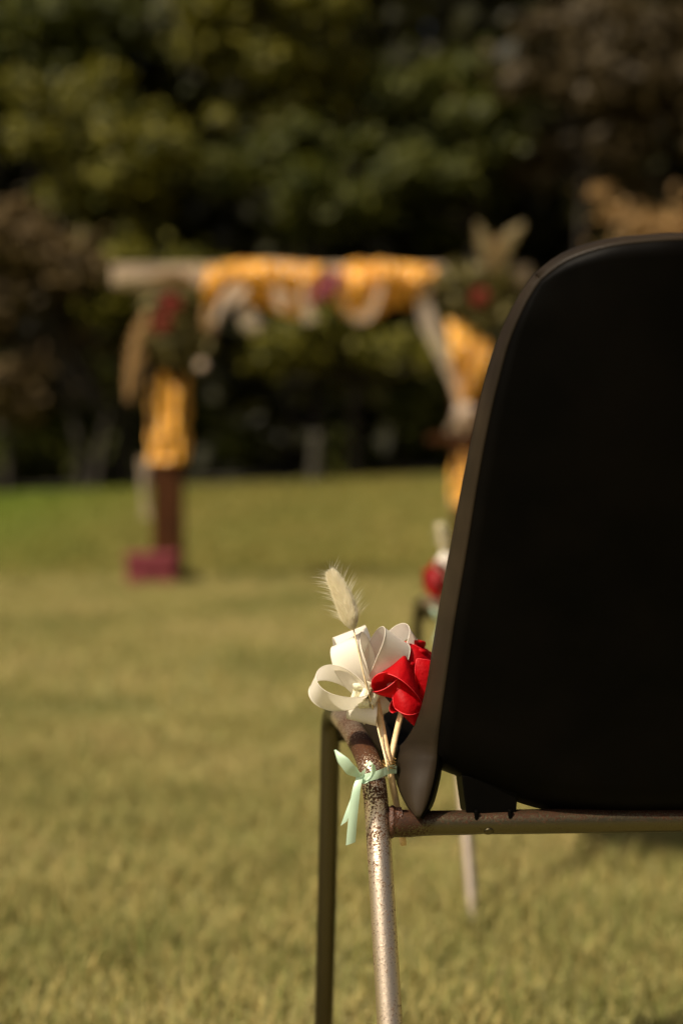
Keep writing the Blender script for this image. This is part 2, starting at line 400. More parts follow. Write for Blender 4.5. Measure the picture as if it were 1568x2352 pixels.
# ------------------------------------------------------------------ trees
def leaf_cloud(blobs, n, size, flat=.5, soft=False):
    """leaf-sized diamonds spread through a list of (centre, radius) clumps"""
    C = np.array([b[0] for b in blobs]); R = np.array([b[1] for b in blobs])
    w = R ** 2.2; w /= w.sum()
    i = rng.choice(len(blobs), n, p=w)
    d = rng.normal(size=(n, 3)); d /= np.linalg.norm(d, axis=1)[:, None]
    r = R[i] * np.abs(rng.normal(0, .62, n)) if soft else R[i] * (rng.uniform(0, 1, n) ** .45) * rng.uniform(.75, 1.12, n)
    P = C[i] + d * r[:, None] * np.array([1, 1, .62 if soft else .8])
    nrm = d * .8 + rng.normal(size=(n, 3)) * .6 + np.array([0, 0, flat]); nrm /= np.linalg.norm(nrm, axis=1)[:, None]
    a = np.cross(nrm, rng.normal(size=(n, 3))); a /= np.linalg.norm(a, axis=1)[:, None]; b = np.cross(nrm, a)
    s = size * rng.uniform(.55, 1.3, n)
    V = np.stack([P - a * s[:, None], P + b * (s * .5)[:, None] - nrm * (s * .12)[:, None], P + a * s[:, None], P - b * (s * .5)[:, None] - nrm * (s * .12)[:, None]], 1)
    return V, np.arange(4 * n).reshape(-1, 4)

def tree(name, label, x, y, trunk_h, blobs, n, leaf, m, r0=.16, cat_='tree', group=None, stems=1, size=.13):
    z = float(gz(x, y)); rt = root(name, (x, y, z), label, cat_, group)
    mb = MB()
    for s in range(stems):
        a = PI * s + .3; off = (.10 * stems - .10)
        bx, by = x + off * math.cos(a), y + off * math.sin(a) * .4
        top = Vector((x + (0 if stems == 1 else 3.2 * off * math.cos(a)), y, z + trunk_h))
        path = cat([Vector((bx, by, z - .1)), Vector(((bx + top.x) / 2 + random.uniform(-.08, .08), y, z + trunk_h * .5)), top], 10)
        mb.tube(path, np.linspace(r0, r0 * .62, 10), 10)
        for c, R in blobs[s::stems]:
            c = Vector(c); midp = top.lerp(c, .5) + Vector((random.uniform(-.2, .2), random.uniform(-.2, .2), -.15))
            lp = cat([top - Vector((0, 0, .15)), midp, c], 8); mb.tube(lp, np.linspace(r0 * .45, r0 * .08, 8), 6)
    obj('trunk', mb, M_bark, rt)
    V, F = leaf_cloud(blobs, int(n * 1.9), size * .78, .5, True)
    np_mesh('crown', V, F, leaf, rt)
    return rt

def clumps(cx_, cy_, cz, rx, ry, rz, k, r):
    out = []
    for _ in range(k):
        d = Vector((random.gauss(0, 1), random.gauss(0, 1), random.gauss(0, 1))).normalized() * (random.random() ** .4)
        out.append(((cx_ + d.x * rx, cy_ + d.y * ry, cz + d.z * rz), r * random.uniform(.6, 1.25)))
    return out

def at(px, py, d):
    p = W(px, py, d); return p.x, p.y, p.z
# (label, pixel centre of crown, distance, half-width px, half-height px, clumps, clump radius, leaves, material)
TREES = [
 ('broad_tree', 'broad tree with sunlit yellow green crown above the pale beam end', 230, 330, 21.0, 230, 190, 17, .62, 9000, M_leafA, .15),
 ('broad_tree', 'tall olive crowned tree rising behind the middle of the draped beam', 640, 130, 22.5, 220, 200, 16, .62, 9000, M_leafA, .16),
 ('broad_tree', 'green tree with one bright clump directly above the golden drape', 720, 400, 21.5, 240, 150, 13, .55, 7000, M_leafB, .15),
 ('broad_tree', 'small green tree whose leaves hang low inside the arch opening', 760, 800, 20.5, 260, 90, 12, .48, 5500, M_leafA, .14),
 ('broad_tree', 'dark green tree between the arch top and the copper tree', 1040, 330, 23.0, 170, 260, 14, .70, 8000, M_leafB, .16),
 ('copper_tree', 'tall copper brown tree above the black chair back', 1380, 230, 22.0, 260, 230, 18, .75, 10000, M_leafC, .16),
 ('copper_tree', 'brown leaved tree with forked stems beside the draped post', 90, 640, 19.8, 170, 190, 14, .52, 7500, M_leafE, .13),
 ('broad_tree', 'small russet green tree filling the gap low on the far left of the wood', 60, 880, 20.2, 130, 80, 9, .5, 5000, M_leafE, .13),
 ('broad_tree', 'dark shaded tree in the upper corner over the yellow green tree', 90, 80, 24.0, 200, 150, 12, .8, 7500, M_leafB, .17),
 ('broad_tree', 'olive shrub like tree low behind the pampas on the draped post', 330, 640, 20.4, 150, 150, 11, .5, 6000, M_leafA, .14),
 ('broad_tree', 'dark green tree standing beyond the hanging curtain', 1130, 800, 22.0, 170, 150, 11, .6, 5500, M_leafD, .15),
]
for (nm, lb, px, py, d, hw, hh, kk, r, n, m, size) in TREES:
    d += 2.2; n = int(n * 1.15)
    c = at(px, py, d); sx = hw / FPX * d; sz = hh / FPX * d
    bl = clumps(c[0], c[1], c[2], sx, min(sx, 1.4), sz, int(kk * 2.0), r * .80)
    two = 'forked' in lb
    bx = at(205, 1000, d)[0] if two else c[0] + random.uniform(-.5, .5)
    th = max(.9, c[2] - sz * .7 - float(gz(bx, c[1]))) if not two else 1.25
    tree(nm, lb, bx, c[1], th, bl, n, m, m, .10 if two else random.uniform(.08, .12), 'tree', 'trees at the edge of the wood', 2 if two else 1, size)

# dry tan shrub catching the sun at the wood's edge
c = at(1480, 510, 18.5)
tree('dry_shrub', 'tan dry leaved sapling just above the black chair back', c[0] + .1, c[1], 2.6, [(at(1380, 440, 18.5), .18), (at(1420, 490, 18.5), .25), (at(1480, 520, 18.5), .36), (at(1550, 540, 18.5), .42), (at(1620, 500, 18.5), .4), (at(1500, 620, 18.5), .6), (at(1650, 640, 18.5), .7)], 3000, M_leafT, M_leafT, .06, 'tree', None, 1, .09)

# the deep wood behind, one unbroken mass, and the brambles along its foot
n = 80000
P = np.stack([rng.uniform(-17, 17, n), rng.uniform(27, 33, n), np.zeros(n)], 1)
P[:, 2] = gz(P[:, 0], P[:, 1]) - .2 + 13.5 * rng.uniform(0, 1, n) ** 1.25
nrm = rng.normal(size=(n, 3)) + np.array([0, -.7, .5]); nrm /= np.linalg.norm(nrm, axis=1)[:, None]
a = np.cross(nrm, rng.normal(size=(n, 3))); a /= np.linalg.norm(a, axis=1)[:, None]; b = np.cross(nrm, a)
s = rng.uniform(.16, .40, n)[:, None]
np_mesh('woods', np.stack([P - a * s, P + b * s * .6, P + a * s, P - b * s * .6], 1), np.arange(4 * n).reshape(-1, 4), M_leafD, kind='stuff')
bl = []
for i in range(70):
    x = random.uniform(-11, 11); y = random.uniform(23.0, 25.5)
    bl.append(((x, y, float(gz(x, y)) + random.uniform(.1, 1.9)), random.uniform(.35, .75)))
V, F = leaf_cloud(bl, 16000, .13); np_mesh('undergrowth', V, F, M_leafB, kind='stuff')
p = at(722, 1095, 21.6); gzz = float(gz(p[0], p[1]))
mb = MB(); mb.tube(cat([(p[0], p[1], gzz - .1), (p[0] + .02, p[1], gzz + .35), (p[0] + .05, p[1], gzz + .75)], 8), np.linspace(.11, .085, 8), 9)
mb.tube(cat([(p[0] + .03, p[1], gzz + .55), (p[0] + .14, p[1], gzz + .75)], 4), [.04, .036, .032, .03], 7)
o = obj('tree_stump', mb, M_stake); o['label'] = 'pale stump of a dead tree in the dark wood edge'; o['category'] = 'stump'

# ------------------------------------------------------------------ ceremony arch
D_A = 9.2
g_arch = 'cloth and flowers on the arch'
def A(px, py, dd=0.0): return W(px, py, D_A + dd)
bl_, br_ = A(385, 640), A(1076, 640)
zt = A(500, 612).z; ya = bl_.y
arch = root('wooden_arch', ((bl_.x + br_.x) / 2, ya, 0), 'square wooden ceremony arch with dark posts and a pale top beam', 'arch')
for x in (bl_.x, br_.x):
    mb = MB(); mb.box((x, ya, (zt - .14) / 2), (.19, .16, zt - .14)); obj('post', mb, M_wood, arch, False, bevel=.006)
    mb = MB(); mb.box((x, ya, .03), (.34, .34, .06)); obj('base_plate', mb, M_wood, arch, False, bevel=.006)
x0, x1 = A(262, 640).x, A(1215, 640).x
mb = MB(); mb.box(((x0 + x1) / 2, ya - .003, zt - .07 + .002), (x1 - x0, .15, .14)); obj('beam', mb, M_palewood, arch, False, bevel=.008)
for x, s in ((bl_.x, 1), (br_.x, -1)):
    mb = MB(); mb.box((x + s * .22, ya + .01, zt - .36), (.06, .06, .5), rot=Matrix.Rotation(s * .72, 3, 'Y')); obj('brace', mb, M_wood, arch, False, bevel=.004)

def drape(px_pts_top, px_pts_bot, name, label, m, front=-.09, folds=9, amp=.035, cat_='drape', seed=0, rows=20, cols=120):
    """a hanging cloth: upper and lower hem given as outlines, folds run down it"""
    T = cat([A(*p, front) for p in px_pts_top], cols); B = cat([A(*p, front) for p in px_pts_bot], cols)
    t = np.linspace(0, 1, cols)
    ph = 2 * PI * folds * t + 1.3 * np.sin(7 * t + seed) + seed
    G = []; rk = rng.uniform(0, 6.28, 6)
    for v in np.linspace(0, 1, rows):
        r = T * (1 - v) + B * v
        off = 1.5 * amp * (.4 + .7 * v) * np.sin(ph + .8 * v * np.sin(5 * t + seed)) * (.6 + .5 * np.sin(11 * t + 2 * seed)) + .016 * np.sin(ph * 2.3 + 3 * v)
        r = r.copy(); off = .45 * off + .055 * vnoise(np.stack([9 * t + rk[0] * 30, 3 * v + rk[1] * 30 + 0 * t], 1)) + .03 * vnoise(np.stack([22 * t + rk[2] * 30, 7 * v + rk[3] * 30 + 3 * t], 1)); r[:, 1] += off - .07 * math.sin(PI * min(1, v * 1.25)) + .10 * v * v; r[:, 2] += .010 * np.sin(ph * 1.1 + 2 * v) * v; r[:, 0] += .012 * np.cos(ph)
        G.append(r)
    mb = MB(); mb.grid(np.array(G)); o = obj(name, mb, m, None, True)
    o['label'] = label; o['category'] = cat_; o['group'] = g_arch
    return o

drape([(478, 612), (560, 600), (650, 603), (745, 608)], [(462, 740), (520, 690), (600, 700), (680, 722), (742, 668)],
      'golden_drape', 'golden satin swag over the beam beside the bare pale end', M_yellow, folds=8, seed=1)
drape([(768, 610), (830, 600), (910, 603), (1000, 612)], [(765, 690), (800, 728), (850, 735), (900, 700), (960, 695), (1000, 655)],
      'golden_drape', 'golden satin swag over the beam next to the flowered corner', M_yellow, folds=8, seed=2)
def sash(pts, width, name, label, m, front=-.17, seed=0, twist=.5):
    width *= 1.3; P = cat([A(*p, front) for p in pts], 40); t = np.linspace(0, 1, 40)
    rows = []
    for u in np.linspace(-1, 1, 9):
        r = P.copy()
        tang = np.gradient(P, axis=0); tang /= np.linalg.norm(tang, axis=1)[:, None]
        side = np.stack([tang[:, 2], np.zeros(40), -tang[:, 0]], 1)
        w = width * (.75 + .25 * np.sin(5 * t + seed))
        r += side * (u * w / 2)[:, None]; r[:, 1] += .03 * np.sin(u * 4 + 6 * t + seed) * twist
        rows.append(r)
    mb = MB(); mb.grid(np.array(rows)); o = obj(name, mb, m, None, True)
    o['label'] = label; o['category'] = 'swag'; o['group'] = g_arch
    return o
sash([(560, 655), (520, 690), (492, 735), (482, 752)], .09, 'chiffon_swag', 'pale chiffon tail slanting off the first golden swag', M_white, seed=1)
sash([(640, 600), (634, 640), (640, 680), (660, 700)], .10, 'chiffon_swag', 'broad pale chiffon band hung down the middle of the first golden swag', M_white, seed=2)
sash([(690, 604), (700, 650), (695, 690), (715, 738)], .06, 'chiffon_swag', 'narrow pale chiffon band beside the mauve bloom', M_white, seed=3)
sash([(790, 608), (785, 680), (810, 728), (845, 722), (872, 660), (874, 606)], .045, 'chiffon_swag', 'pale chiffon loop hanging as a deep U over the second swag', M_white, seed=4)
sash([(560, 700), (575, 740), (600, 752)], .10, 'chiffon_swag', 'grey white chiffon end hanging below the first swag', M_white, front=-.06, seed=5)
sash([(985, 620), (975, 690), (985, 745), (1015, 810), (1040, 870), (1058, 930)], .075, 'chiffon_swag', 'long pale chiffon length drawn down to the tied curtain', M_white, front=-.1, seed=6)
# curtain on the far post: full above, tied in, flaring again
drape([(1030, 735), (1060, 742), (1100, 770), (1135, 800)], [(1046, 900), (1060, 935), (1078, 945), (1100, 930)], 'golden_curtain', 'golden satin curtain gathered towards the post behind the chair edge', M_yellow, front=-.12, folds=5, amp=.03, seed=3, rows=16, cols=40)
drape([(1056, 925), (1064, 925), (1074, 928), (1085, 930)], [(1030, 990), (1052, 1000), (1080, 1000), (1100, 995)], 'white_curtain_end', 'flared chiffon end below the tied curtain', M_white, front=-.13, folds=4, amp=.02, seed=4, cols=30)
def ruffle(x, ztop, zbot, rad, m, name, label, seed):
    mb = MB(); G = []; nz_, na = 30, 96
    for i in range(nz_ + 1):
        v = i / nz_; z = ztop + (zbot - ztop) * v; row = []
        for k in range(na + 1):
            a = 2 * PI * k / na
            r = rad * (1 + .15 * math.sin(7 * a + 2 * math.sin(3 * v + seed)) + .05 * math.sin(5 * PI * v + 3 * math.sin(a + seed)) + .07 * math.sin(13 * a + 6 * v + seed))
            if i == 0: r *= .75
            row.append((x + r * math.cos(a), ya + r * math.sin(a), z + .05 * math.sin(3 * a + seed) * (1 - v)))
        G.append(row)
    mb.grid(np.array(G)); o = obj(name, mb, m, None, True); o['label'] = label; o['category'] = 'drape'; o['group'] = g_arch
ruffle(A(386, 900).x, A(385, 872).z, A(385, 1062).z, .112, M_yellow, 'golden_wrap', 'golden satin ruffle wrapped around the dark post above the magenta box', .6)
ruffle(A(1076, 900).x, A(1070, 1052).z, A(1070, 1160).z, .10, M_yellow, 'golden_wrap', 'golden satin ruffle low on the post half hidden by the chair back', 2.)
sash([(333, 1050), (330, 1110), (336, 1190)], .05, 'chiffon_swag', 'thin pale chiffon strip hanging beside the ruffled post', M_white, front=-.02, seed=8)

# dark shelf table beside the far post
tb = A(1058, 1008, .25); tr = root('side_table', (tb.x, tb.y, 0), 'dark wooden table with thin legs beside the curtained post', 'table')
mb = MB(); mb.box((tb.x + .06, tb.y, tb.z), (.55, .4, .05)); obj('table_top', mb, M_wood, tr, False, bevel=.005)
for sx in (-1, 1):
    for sy in (-1, 1):
        mb = MB(); mb.box((tb.x + .16 + sx * .14, tb.y + sy * .15, (tb.z - .025) / 2), (.04, .04, tb.z - .025)); obj('leg', mb, M_wood, tr, False)

# magenta box at the foot of the post
bx = A(352, 1325, -.22); bz = A(352, 1268, -.22).z
cr = root('magenta_box', (bx.x, bx.y, 0), 'magenta cloth covered box on the grass at the foot of the draped post', 'box')
mb = MB(); mb.box((bx.x, bx.y, .085), (.29, .24, .17), taper=1.06); obj('body', mb, M_mag, cr, False, bevel=.015)
mb = MB(); mb.box((bx.x, bx.y, .19), (.325, .275, .042)); obj('lid', mb, M_mag, cr, False, bevel=.012)
mb = MB(); mb.tube(cat([(bx.x - .05, bx.y - .13, .10), (bx.x - .04, bx.y - .15, .115), (bx.x + .04, bx.y - .15, .115), (bx.x + .05, bx.y - .13, .10)], 12), .006, 8); obj('handle', mb, M_mag, cr)

# flower arrangements on both corners
def plume(name, pts, rad, m, parent, n=900, dd=-.15):
    """a feathery grass plume: fine hairs along a bent stalk"""
    P = cat([A(*p, dd) for p in pts], 40); t = rng.uniform(0, 1, n); j = t * 39; i = j.astype(int).clip(0, 38); f = (j - i)[:, None]
    C = P[i] * (1 - f) + P[i + 1] * f; tang = P[i + 1] - P[i]; tang /= np.linalg.norm(tang, axis=1)[:, None]
    d = rng.normal(size=(n, 3)); d -= tang * (d * tang).sum(1)[:, None]; d /= np.linalg.norm(d, axis=1)[:, None]
    env = np.sin(PI * np.clip(.12 + .88 * t, 0, 1)) ** .7
    tip = C + d * (rad * env * rng.uniform(.6, 1.1, n))[:, None] + tang * rad * .9; s = np.cross(d, tang) * .010
    V = np.stack([C - s, C + s, tip + s * .4, tip - s * .4], 1)
    return np_mesh(name, V, np.arange(4 * n).reshape(-1, 4), m, parent)
def bloom(c, r, m, parent, name='flower', label=None):
    mb = MB()
    for lay, (nn, op) in enumerate(((7, .95), (6, .65), (4, .3))):
        for q in range(nn):
            a = 2 * PI * (q + .5 * lay) / nn; d = Vector((math.cos(a), -.35, math.sin(a)))
            G = []
            for u in np.linspace(0, 1, 5):
                G.append([Vector(c) + Vector((d.x * op * u * r - math.sin(a) * w * r * .45 * math.sin(PI * min(1, .25 + .6 * u)), -.5 * r * (1 - op) * u - .25 * r * lay + .2 * r * w * w - .1 * r * u, d.z * op * u * r + math.cos(a) * w * r * .45 * math.sin(PI * min(1, .25 + .6 * u)))) for w in (-1, 0, 1)])
            mb.grid(np.array([[tuple(p) for p in row] for row in G]))
    return obj(name, mb, m, parent)
def arrangement(label, c, blobs, n, plumes, blooms):
    p = A(*c); rt = root('flower_arrangement', (p.x, p.y, p.z), label, 'flower arrangement', g_arch)
    V, F = leaf_cloud([(tuple(A(x, y, -.13)), r) for x, y, r in blobs], n, .05, .2); np_mesh('foliage', V, F, M_fern, rt)
    for q in plumes: plume('pampas_plume', q[0], q[1], q[2], rt)
    for (x, y, r, m) in blooms: bloom(A(x, y, -.3), r, m, rt)
    return rt
arrangement('dried flower cluster with tan plume and dark red blooms above the ruffled post', (390, 700),
            [(430, 690, .10), (400, 740, .13), (440, 780, .13), (400, 810, .13), (430, 830, .10), (370, 790, .12), (470, 790, .08), (350, 690, .08)], 620,
            [([(352, 700), (325, 770), (312, 840), (300, 905)], .075, M_pampas_tan), ([(420, 660), (350, 655), (280, 650)], .06, M_pampas), ([(450, 650), (410, 640), (350, 642)], .05, M_pampas_tan), ([(470, 700), (480, 760), (470, 800)], .05, M_pampas_tan)],
            [(392, 700, .07, M_darkred), (372, 745, .06, M_darkred), (462, 838, .036, M_white)])
arrangement('green leafy corner cluster with cream plumes and one rust red bloom beside the chair', (1085, 670),
            [(1040, 650, .13), (1080, 640, .14), (1120, 680, .14), (1060, 700, .13), (1140, 640, .12), (1100, 730, .13), (1050, 620, .1), (1150, 720, .12)], 760,
            [([(1120, 640), (1118, 590), (1108, 550), (1100, 525)], .055, M_pampas), ([(1135, 640), (1150, 590), (1168, 550), (1190, 525)], .055, M_pampas), ([(1125, 640), (1135, 590), (1140, 560)], .05, M_pampas_tan)],
            [(1102, 682, .06, M_darkred)])
p = A(752, 660, -.2); rt = root('mauve_bloom', tuple(p), 'mauve pink flower bunch pinned between the two golden swags', 'flower', g_arch)
M_mauve = simple('mauve_petals', (.32, .07, .10), .7, scale=60, noise_amt=.2, trans=.25)
for dx, dy, r in ((0, 0, .07), (-22, 20, .05), (18, -22, .05)): bloom(A(752 + dx, 660 + dy, -.22), r, M_mauve, rt)

# ------------------------------------------------------------------ plastic chair
TH = math.radians(3.5)
ORG = Vector((.2778, 1.1153, 0))
g_ch = 'black plastic chairs in the row'
chair = root('plastic_chair', tuple(ORG), 'black plastic stacking chair with rusty steel legs, seen close from behind', 'chair', g_ch, TH)
INVC = INV[chair.name]
def Lc(x, y, d): return INVC @ W(x, y, d)
def mir(p): return Vector((-p[0], p[1], p[2]))
RT = .0095
leg_pts = [Lc(895, 2352, 1.05), Lc(884, 2170, 1.068), Lc(874, 2000, 1.086), Lc(867, 1890, 1.10), Lc(861, 1820, 1.1035), Lc(852, 1768, 1.1085), Lc(839, 1731, 1.130),
           Lc(822, 1700, 1.168), Lc(801, 1667, 1.24), Lc(784, 1647, 1.300), Lc(772, 1637, 1.345), Lc(764, 1640, 1.365), Lc(760, 1664, 1.378), Lc(758, 1710, 1.382), Lc(752, 2000, 1.40), Lc(743, 2352, 1.43)]
def ext(a, b):
    t = (b.z - .0) / (a.z - b.z); return b + (b - a) * t
rear_foot = ext(leg_pts[2], leg_pts[0]); front_foot = ext(leg_pts[-2], leg_pts[-1])
path = [tuple(rear_foot)] + [tuple(p) for p in leg_pts] + [tuple(front_foot)]
jl = leg_pts[3]; bend = leg_pts[5]
pch = []
for s in (1, -1):
    pch += [(s * jl.x, jl.y, jl.z, .045, .07), (s * bend.x, bend.y + .02, bend.z + .006, .05, .20), (s * (bend.x), bend.y + .10, bend.z, .10, .13), (s * (jl.x + .0), jl.y - .012, jl.z + .03, .028, .07)]
M_steel = steel_mat('worn_steel', (.68, .57, .43), .695, .33, pch)
bch = []
for s in (1, -1): bch += [(s * (jl.x + .018), jl.y, jl.z, .03, .16)]
M_bar = steel_mat('rusty_steel', (.105, .09, .052), .70, .36, bch, (jl.z - .001, jl.z + .0055, .15), .55)  # rusty, and its dark tint also holds the seat's shade over the bar
M_shade_steel = steel_mat('shaded_steel', (.085, .072, .042), .80, .32)  # same frame steel; front legs' shade and dark reflections put into the base
M_weld = simple('rust', (.060, .020, .008), .42, scale=600, noise_amt=.6, bump=.8)
M_black = simple('black_rubber', (.012, .012, .012), .6, scale=100)

def split_at(P, y):  # index where the rail passes y
    return int(np.argmin(np.abs(P[:, 1] - y)))
full = cat(path, 150)
iz = int(np.argmax(full[:, 1] > leg_pts[9].y))
for s in (1, -1):
    Q = full * np.array([s, 1, 1])
    mb = MB(); mb.tube(Q[:iz + 1], RT, 20); obj('rear_leg', mb, M_steel, chair, local=True)
    mb = MB(); mb.tube(Q[iz:], RT, 20); obj('front_leg', mb, M_shade_steel, chair, local=True)
    for f, (dx, dy) in ((Q[0], (0, 0)), (Q[-1], (0, 0))):
        mb = MB(); mb.tube([(f[0], f[1], 0.0), (f[0], f[1], .008), (f[0], f[1], .016)], [.013, .0125, .0115], 14); obj('foot_cap', mb, M_black, chair, local=True)
# crossbars
rb = MB()
xx = np.linspace(jl.x + .008, -(jl.x + .008), 60)
dz = -.0008 - .0018 * np.exp(-((np.abs(xx) - (abs(jl.x) - .085)) / .008) ** 2) * 0
rad = RT + .0012 * np.exp(-((np.abs(xx) - abs(jl.x) + .02) / .012) ** 2) - .0006 * np.exp(-((np.abs(xx) - abs(jl.x) + .083) / .007) ** 2)
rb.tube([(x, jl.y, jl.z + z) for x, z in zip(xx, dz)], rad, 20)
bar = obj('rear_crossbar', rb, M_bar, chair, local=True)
fj = leg_pts[13]
mb = MB(); mb.tube([(x, fj.y, fj.z + .012) for x in np.linspace(fj.x + .008, -fj.x - .008, 12)], RT, 16); obj('front_crossbar', mb, M_shade_steel, chair, local=True)
for s in (1, -1):
    mb = MB(); G = []
    for i in range(13):
        u = i / 12; x = jl.x + .0085 + .010 * u; row = []
        for k in range(21):
            a = 2 * PI * k / 20
            r = .0112 - .0010 * u + .0014 * math.exp(-((u - .25) / .16) ** 2) + .0011 * noise.noise(Vector((u * 4, math.cos(a) * 1.6, math.sin(a) * 1.6 + 7)))
            row.append((s * x, jl.y + r * math.cos(a) * .95, jl.z + r * math.sin(a) * (1.10 if math.sin(a) > 0 else 1.0)))
        G.append(row)
    mb.grid(np.array(G)); obj('weld_collar', mb, M_weld, chair, local=True)
    rv = Lc(1123, 1905, 1.0965); d = Vector((0, -.72, -.69))
    mb = MB(); c = Vector((s * rv.x, jl.y, jl.z)) + d * (RT - .0012)
    mb.tube([c, c + d * .0014, c + d * .0021], [.0040, .0040, .0028], 14); obj('rivet', mb, M_shade_steel, chair, local=True)

# shell --------------------------------------------------------------------------------
Cst = [(1244, 643, .984), (1215, 686, .988), (1188, 742, .992), (1166, 800, .998), (1146, 875, 1.004), (1128, 952, 1.011), (1110, 1042, 1.020), (1093, 1140, 1.030), (1078, 1236, 1.040),
       (1062, 1330, 1.050), (1047, 1416, 1.058), (1035, 1496, 1.066), (1024, 1572, 1.074), (1014, 1642, 1.082), (1008, 1692, 1.088), (1005, 1728, 1.093)]
Ost = [(1228, 631, .994), (1199, 672, .999), (1171, 722, 1.004), (1147, 777, 1.011), (1123, 850, 1.018), (1101, 936, 1.026), (1080, 1032, 1.036), (1060, 1132, 1.047), (1042, 1231, 1.058),
       (1024, 1322, 1.069), (1008, 1411, 1.079), (995, 1491, 1.089), (983, 1569, 1.098), (965, 1640, 1.108), (942, 1688, 1.117), (917, 1718, 1.125)]
NR = 44; NT = 22
Cb = cat([Lc(*p) for p in Cst], NR); Ob = cat([Lc(*p) for p in Ost], NR)
Mb = cat([Vector((0, Lc(1640, y, d).y, Lc(1640, y, d).z)) for y, d in ((551, .962), (760, .982), (1000, 1.006), (1300, 1.042), (1560, 1.070), (1730, 1.088), (1830, 1.101), (1874, 1.126))], NR)
tt = np.linspace(0, 1, NT)
def row(Cp, Mp, pw):
    s = 1 - (1 - tt) ** pw
    return np.stack([Cp[0] * (1 - tt) + Mp[0] * tt, Cp[1] + (Mp[1] - Cp[1]) * s, Cp[2] + (Mp[2] - Cp[2]) * s], 1)
Tc = cat([Lc(*p) for p in ((1244, 643, .984), (1292, 607, .977), (1340, 585, .972), (1404, 567, .966), (1480, 557, .962), (1568, 552, .959))] + [Vector((0, Mb[0][1], Mb[0][2]))], NT)
To = cat([Lc(*p) for p in ((1228, 631, .994), (1280, 591, .989), (1330, 569, .985), (1400, 551, .981), (1480, 543, .978), (1568, 539, .976))] + [Vector((0, Mb[0][1] + .018, Mb[0][2] + .0052))], NT)
rows_ = []
for i in range(NR):
    v = i / (NR - 1); b = row(Cb[i], Mb[i], 2.2 + 1.2 * v)
    wgt = max(0., 1 - v / .42) ** 2
    rows_.append(b + wgt * (Tc - row(Cb[0], Mb[0], 2.2 + 1.2 * v)))
# seat rows
seat_rim = [Vector(Ob[-1]), Vector((Ob[-1][0] - .004, Ob[-1][1] + .045, .472)), Vector((Ob[-1][0] - .008, .13, .478)), Vector((-.243, .22, .478)), Vector((-.240, .31, .474)), Vector((-.228, .372, .466)), Vector((-.200, .395, .458))]
seat_mid = [Vector((0, Mb[-1][1] + .02, .4195)), Vector((0, .06, .4215)), Vector((0, .13, .425)), Vector((0, .22, .430)), Vector((0, .31, .434)), Vector((0, .38, .432)), Vector((0, .41, .424))]
NS = 22
Rm = cat(seat_rim, NS); Sm = cat(seat_mid, NS)
for i in range(NS): rows_.append(row(Rm[i], Sm[i], 3.0))
half = np.array(rows_)
mb = MB(); rim = MB()
for s in (1, -1):
    k = np.array([s, 1, 1]); mb.grid(half * k)
    # turned edge of the back: a rounded band from the rear face to the outer rim
    for a_, b_ in ((Cb, Ob), (Tc, To)):
        G = []
        for q in np.linspace(0, 1, 8):
            bul = math.sin(PI * q) * .0009 * (np.linspace(1, 0, len(a_)) ** .5)[:, None] if a_ is Cb else math.sin(PI * q) * .0009 * np.ones((len(a_), 1))
            r = a_ * (1 - q) + b_ * q; r = r + bul * np.array([-(1 if a_ is Cb else .3), -1, (0 if a_ is Cb else 1)])
            G.append(r * k)
        rim.grid(np.array(G))
    # skirt hanging below the seat corner and running forward along the seat
    inner = cat([Lc(*p) for p in ((1005, 1728, 1.093), (1001, 1765, 1.093), (992, 1808, 1.091), (980, 1848, 1.089), (964, 1878, 1.087))], 14)
    outer = cat([Lc(*p) for p in ((917, 1718, 1.125), (908, 1755, 1.122), (914, 1800, 1.112), (934, 1845, 1.100), (962, 1880, 1.0885))], 14)
    G = []
    for q in np.linspace(0, 1, 8):
        bul = math.sin(PI * q); r = inner * (1 - q) + outer * q; r = r + np.outer(np.sin(np.linspace(0, PI, 14)) ** .5, np.array([-.004, -.004, 0])) * bul; G.append(r * k)
    rim.grid(np.array(G))
    ret = cat([Lc(*p) for p in ((1008, 1729, 1.112), (1010, 1765, 1.116), (1002, 1808, 1.114), (989, 1850, 1.110), (967, 1880, 1.094))], 14)
    mb.grid(np.array([(inner * (1 - q) + ret * q) * k for q in np.linspace(0, 1, 4)]))
    low = cat([Vector(outer[-1]), Vector((outer[-1][0] - .006, .02, .432)), Vector((-.247, .08, .446)), Vector((-.246, .22, .452)), Vector((-.243, .31, .448)), Vector((-.232, .374, .440)), Vector((-.203, .399, .432))], NS)
    sd = []
    for q in np.linspace(0, 1, 6):
        sd.append((Rm * (1 - q) + low * q + np.array([-.003 * math.sin(PI * q), 0, 0])) * k)
    rim.grid(np.array(sd))
    # lip at the front edge of the seat
fr = np.array([np.vstack([rows_[-1], (rows_[-1] * np.array([-1, 1, 1]))[::-1]]), np.vstack([rows_[-1] + np.array([0, .006, -.022]), ((rows_[-1] * np.array([-1, 1, 1])) + np.array([0, .006, -.022]))[::-1]])])
mb.grid(fr)
shell = obj('shell', mb, M_plastic, chair, True, solid=.0030, offset=0, local=True)
rim_o = obj('turned_edge', rim, M_rim, shell, True, solid=.0026, offset=0, local=True)
import bmesh
bm = bmesh.new(); bm.from_mesh(rim_o.data); bmesh.ops.remove_doubles(bm, verts=bm.verts, dist=.0006); bmesh.ops.recalc_face_normals(bm, faces=bm.faces); bm.to_mesh(rim_o.data); bm.free()
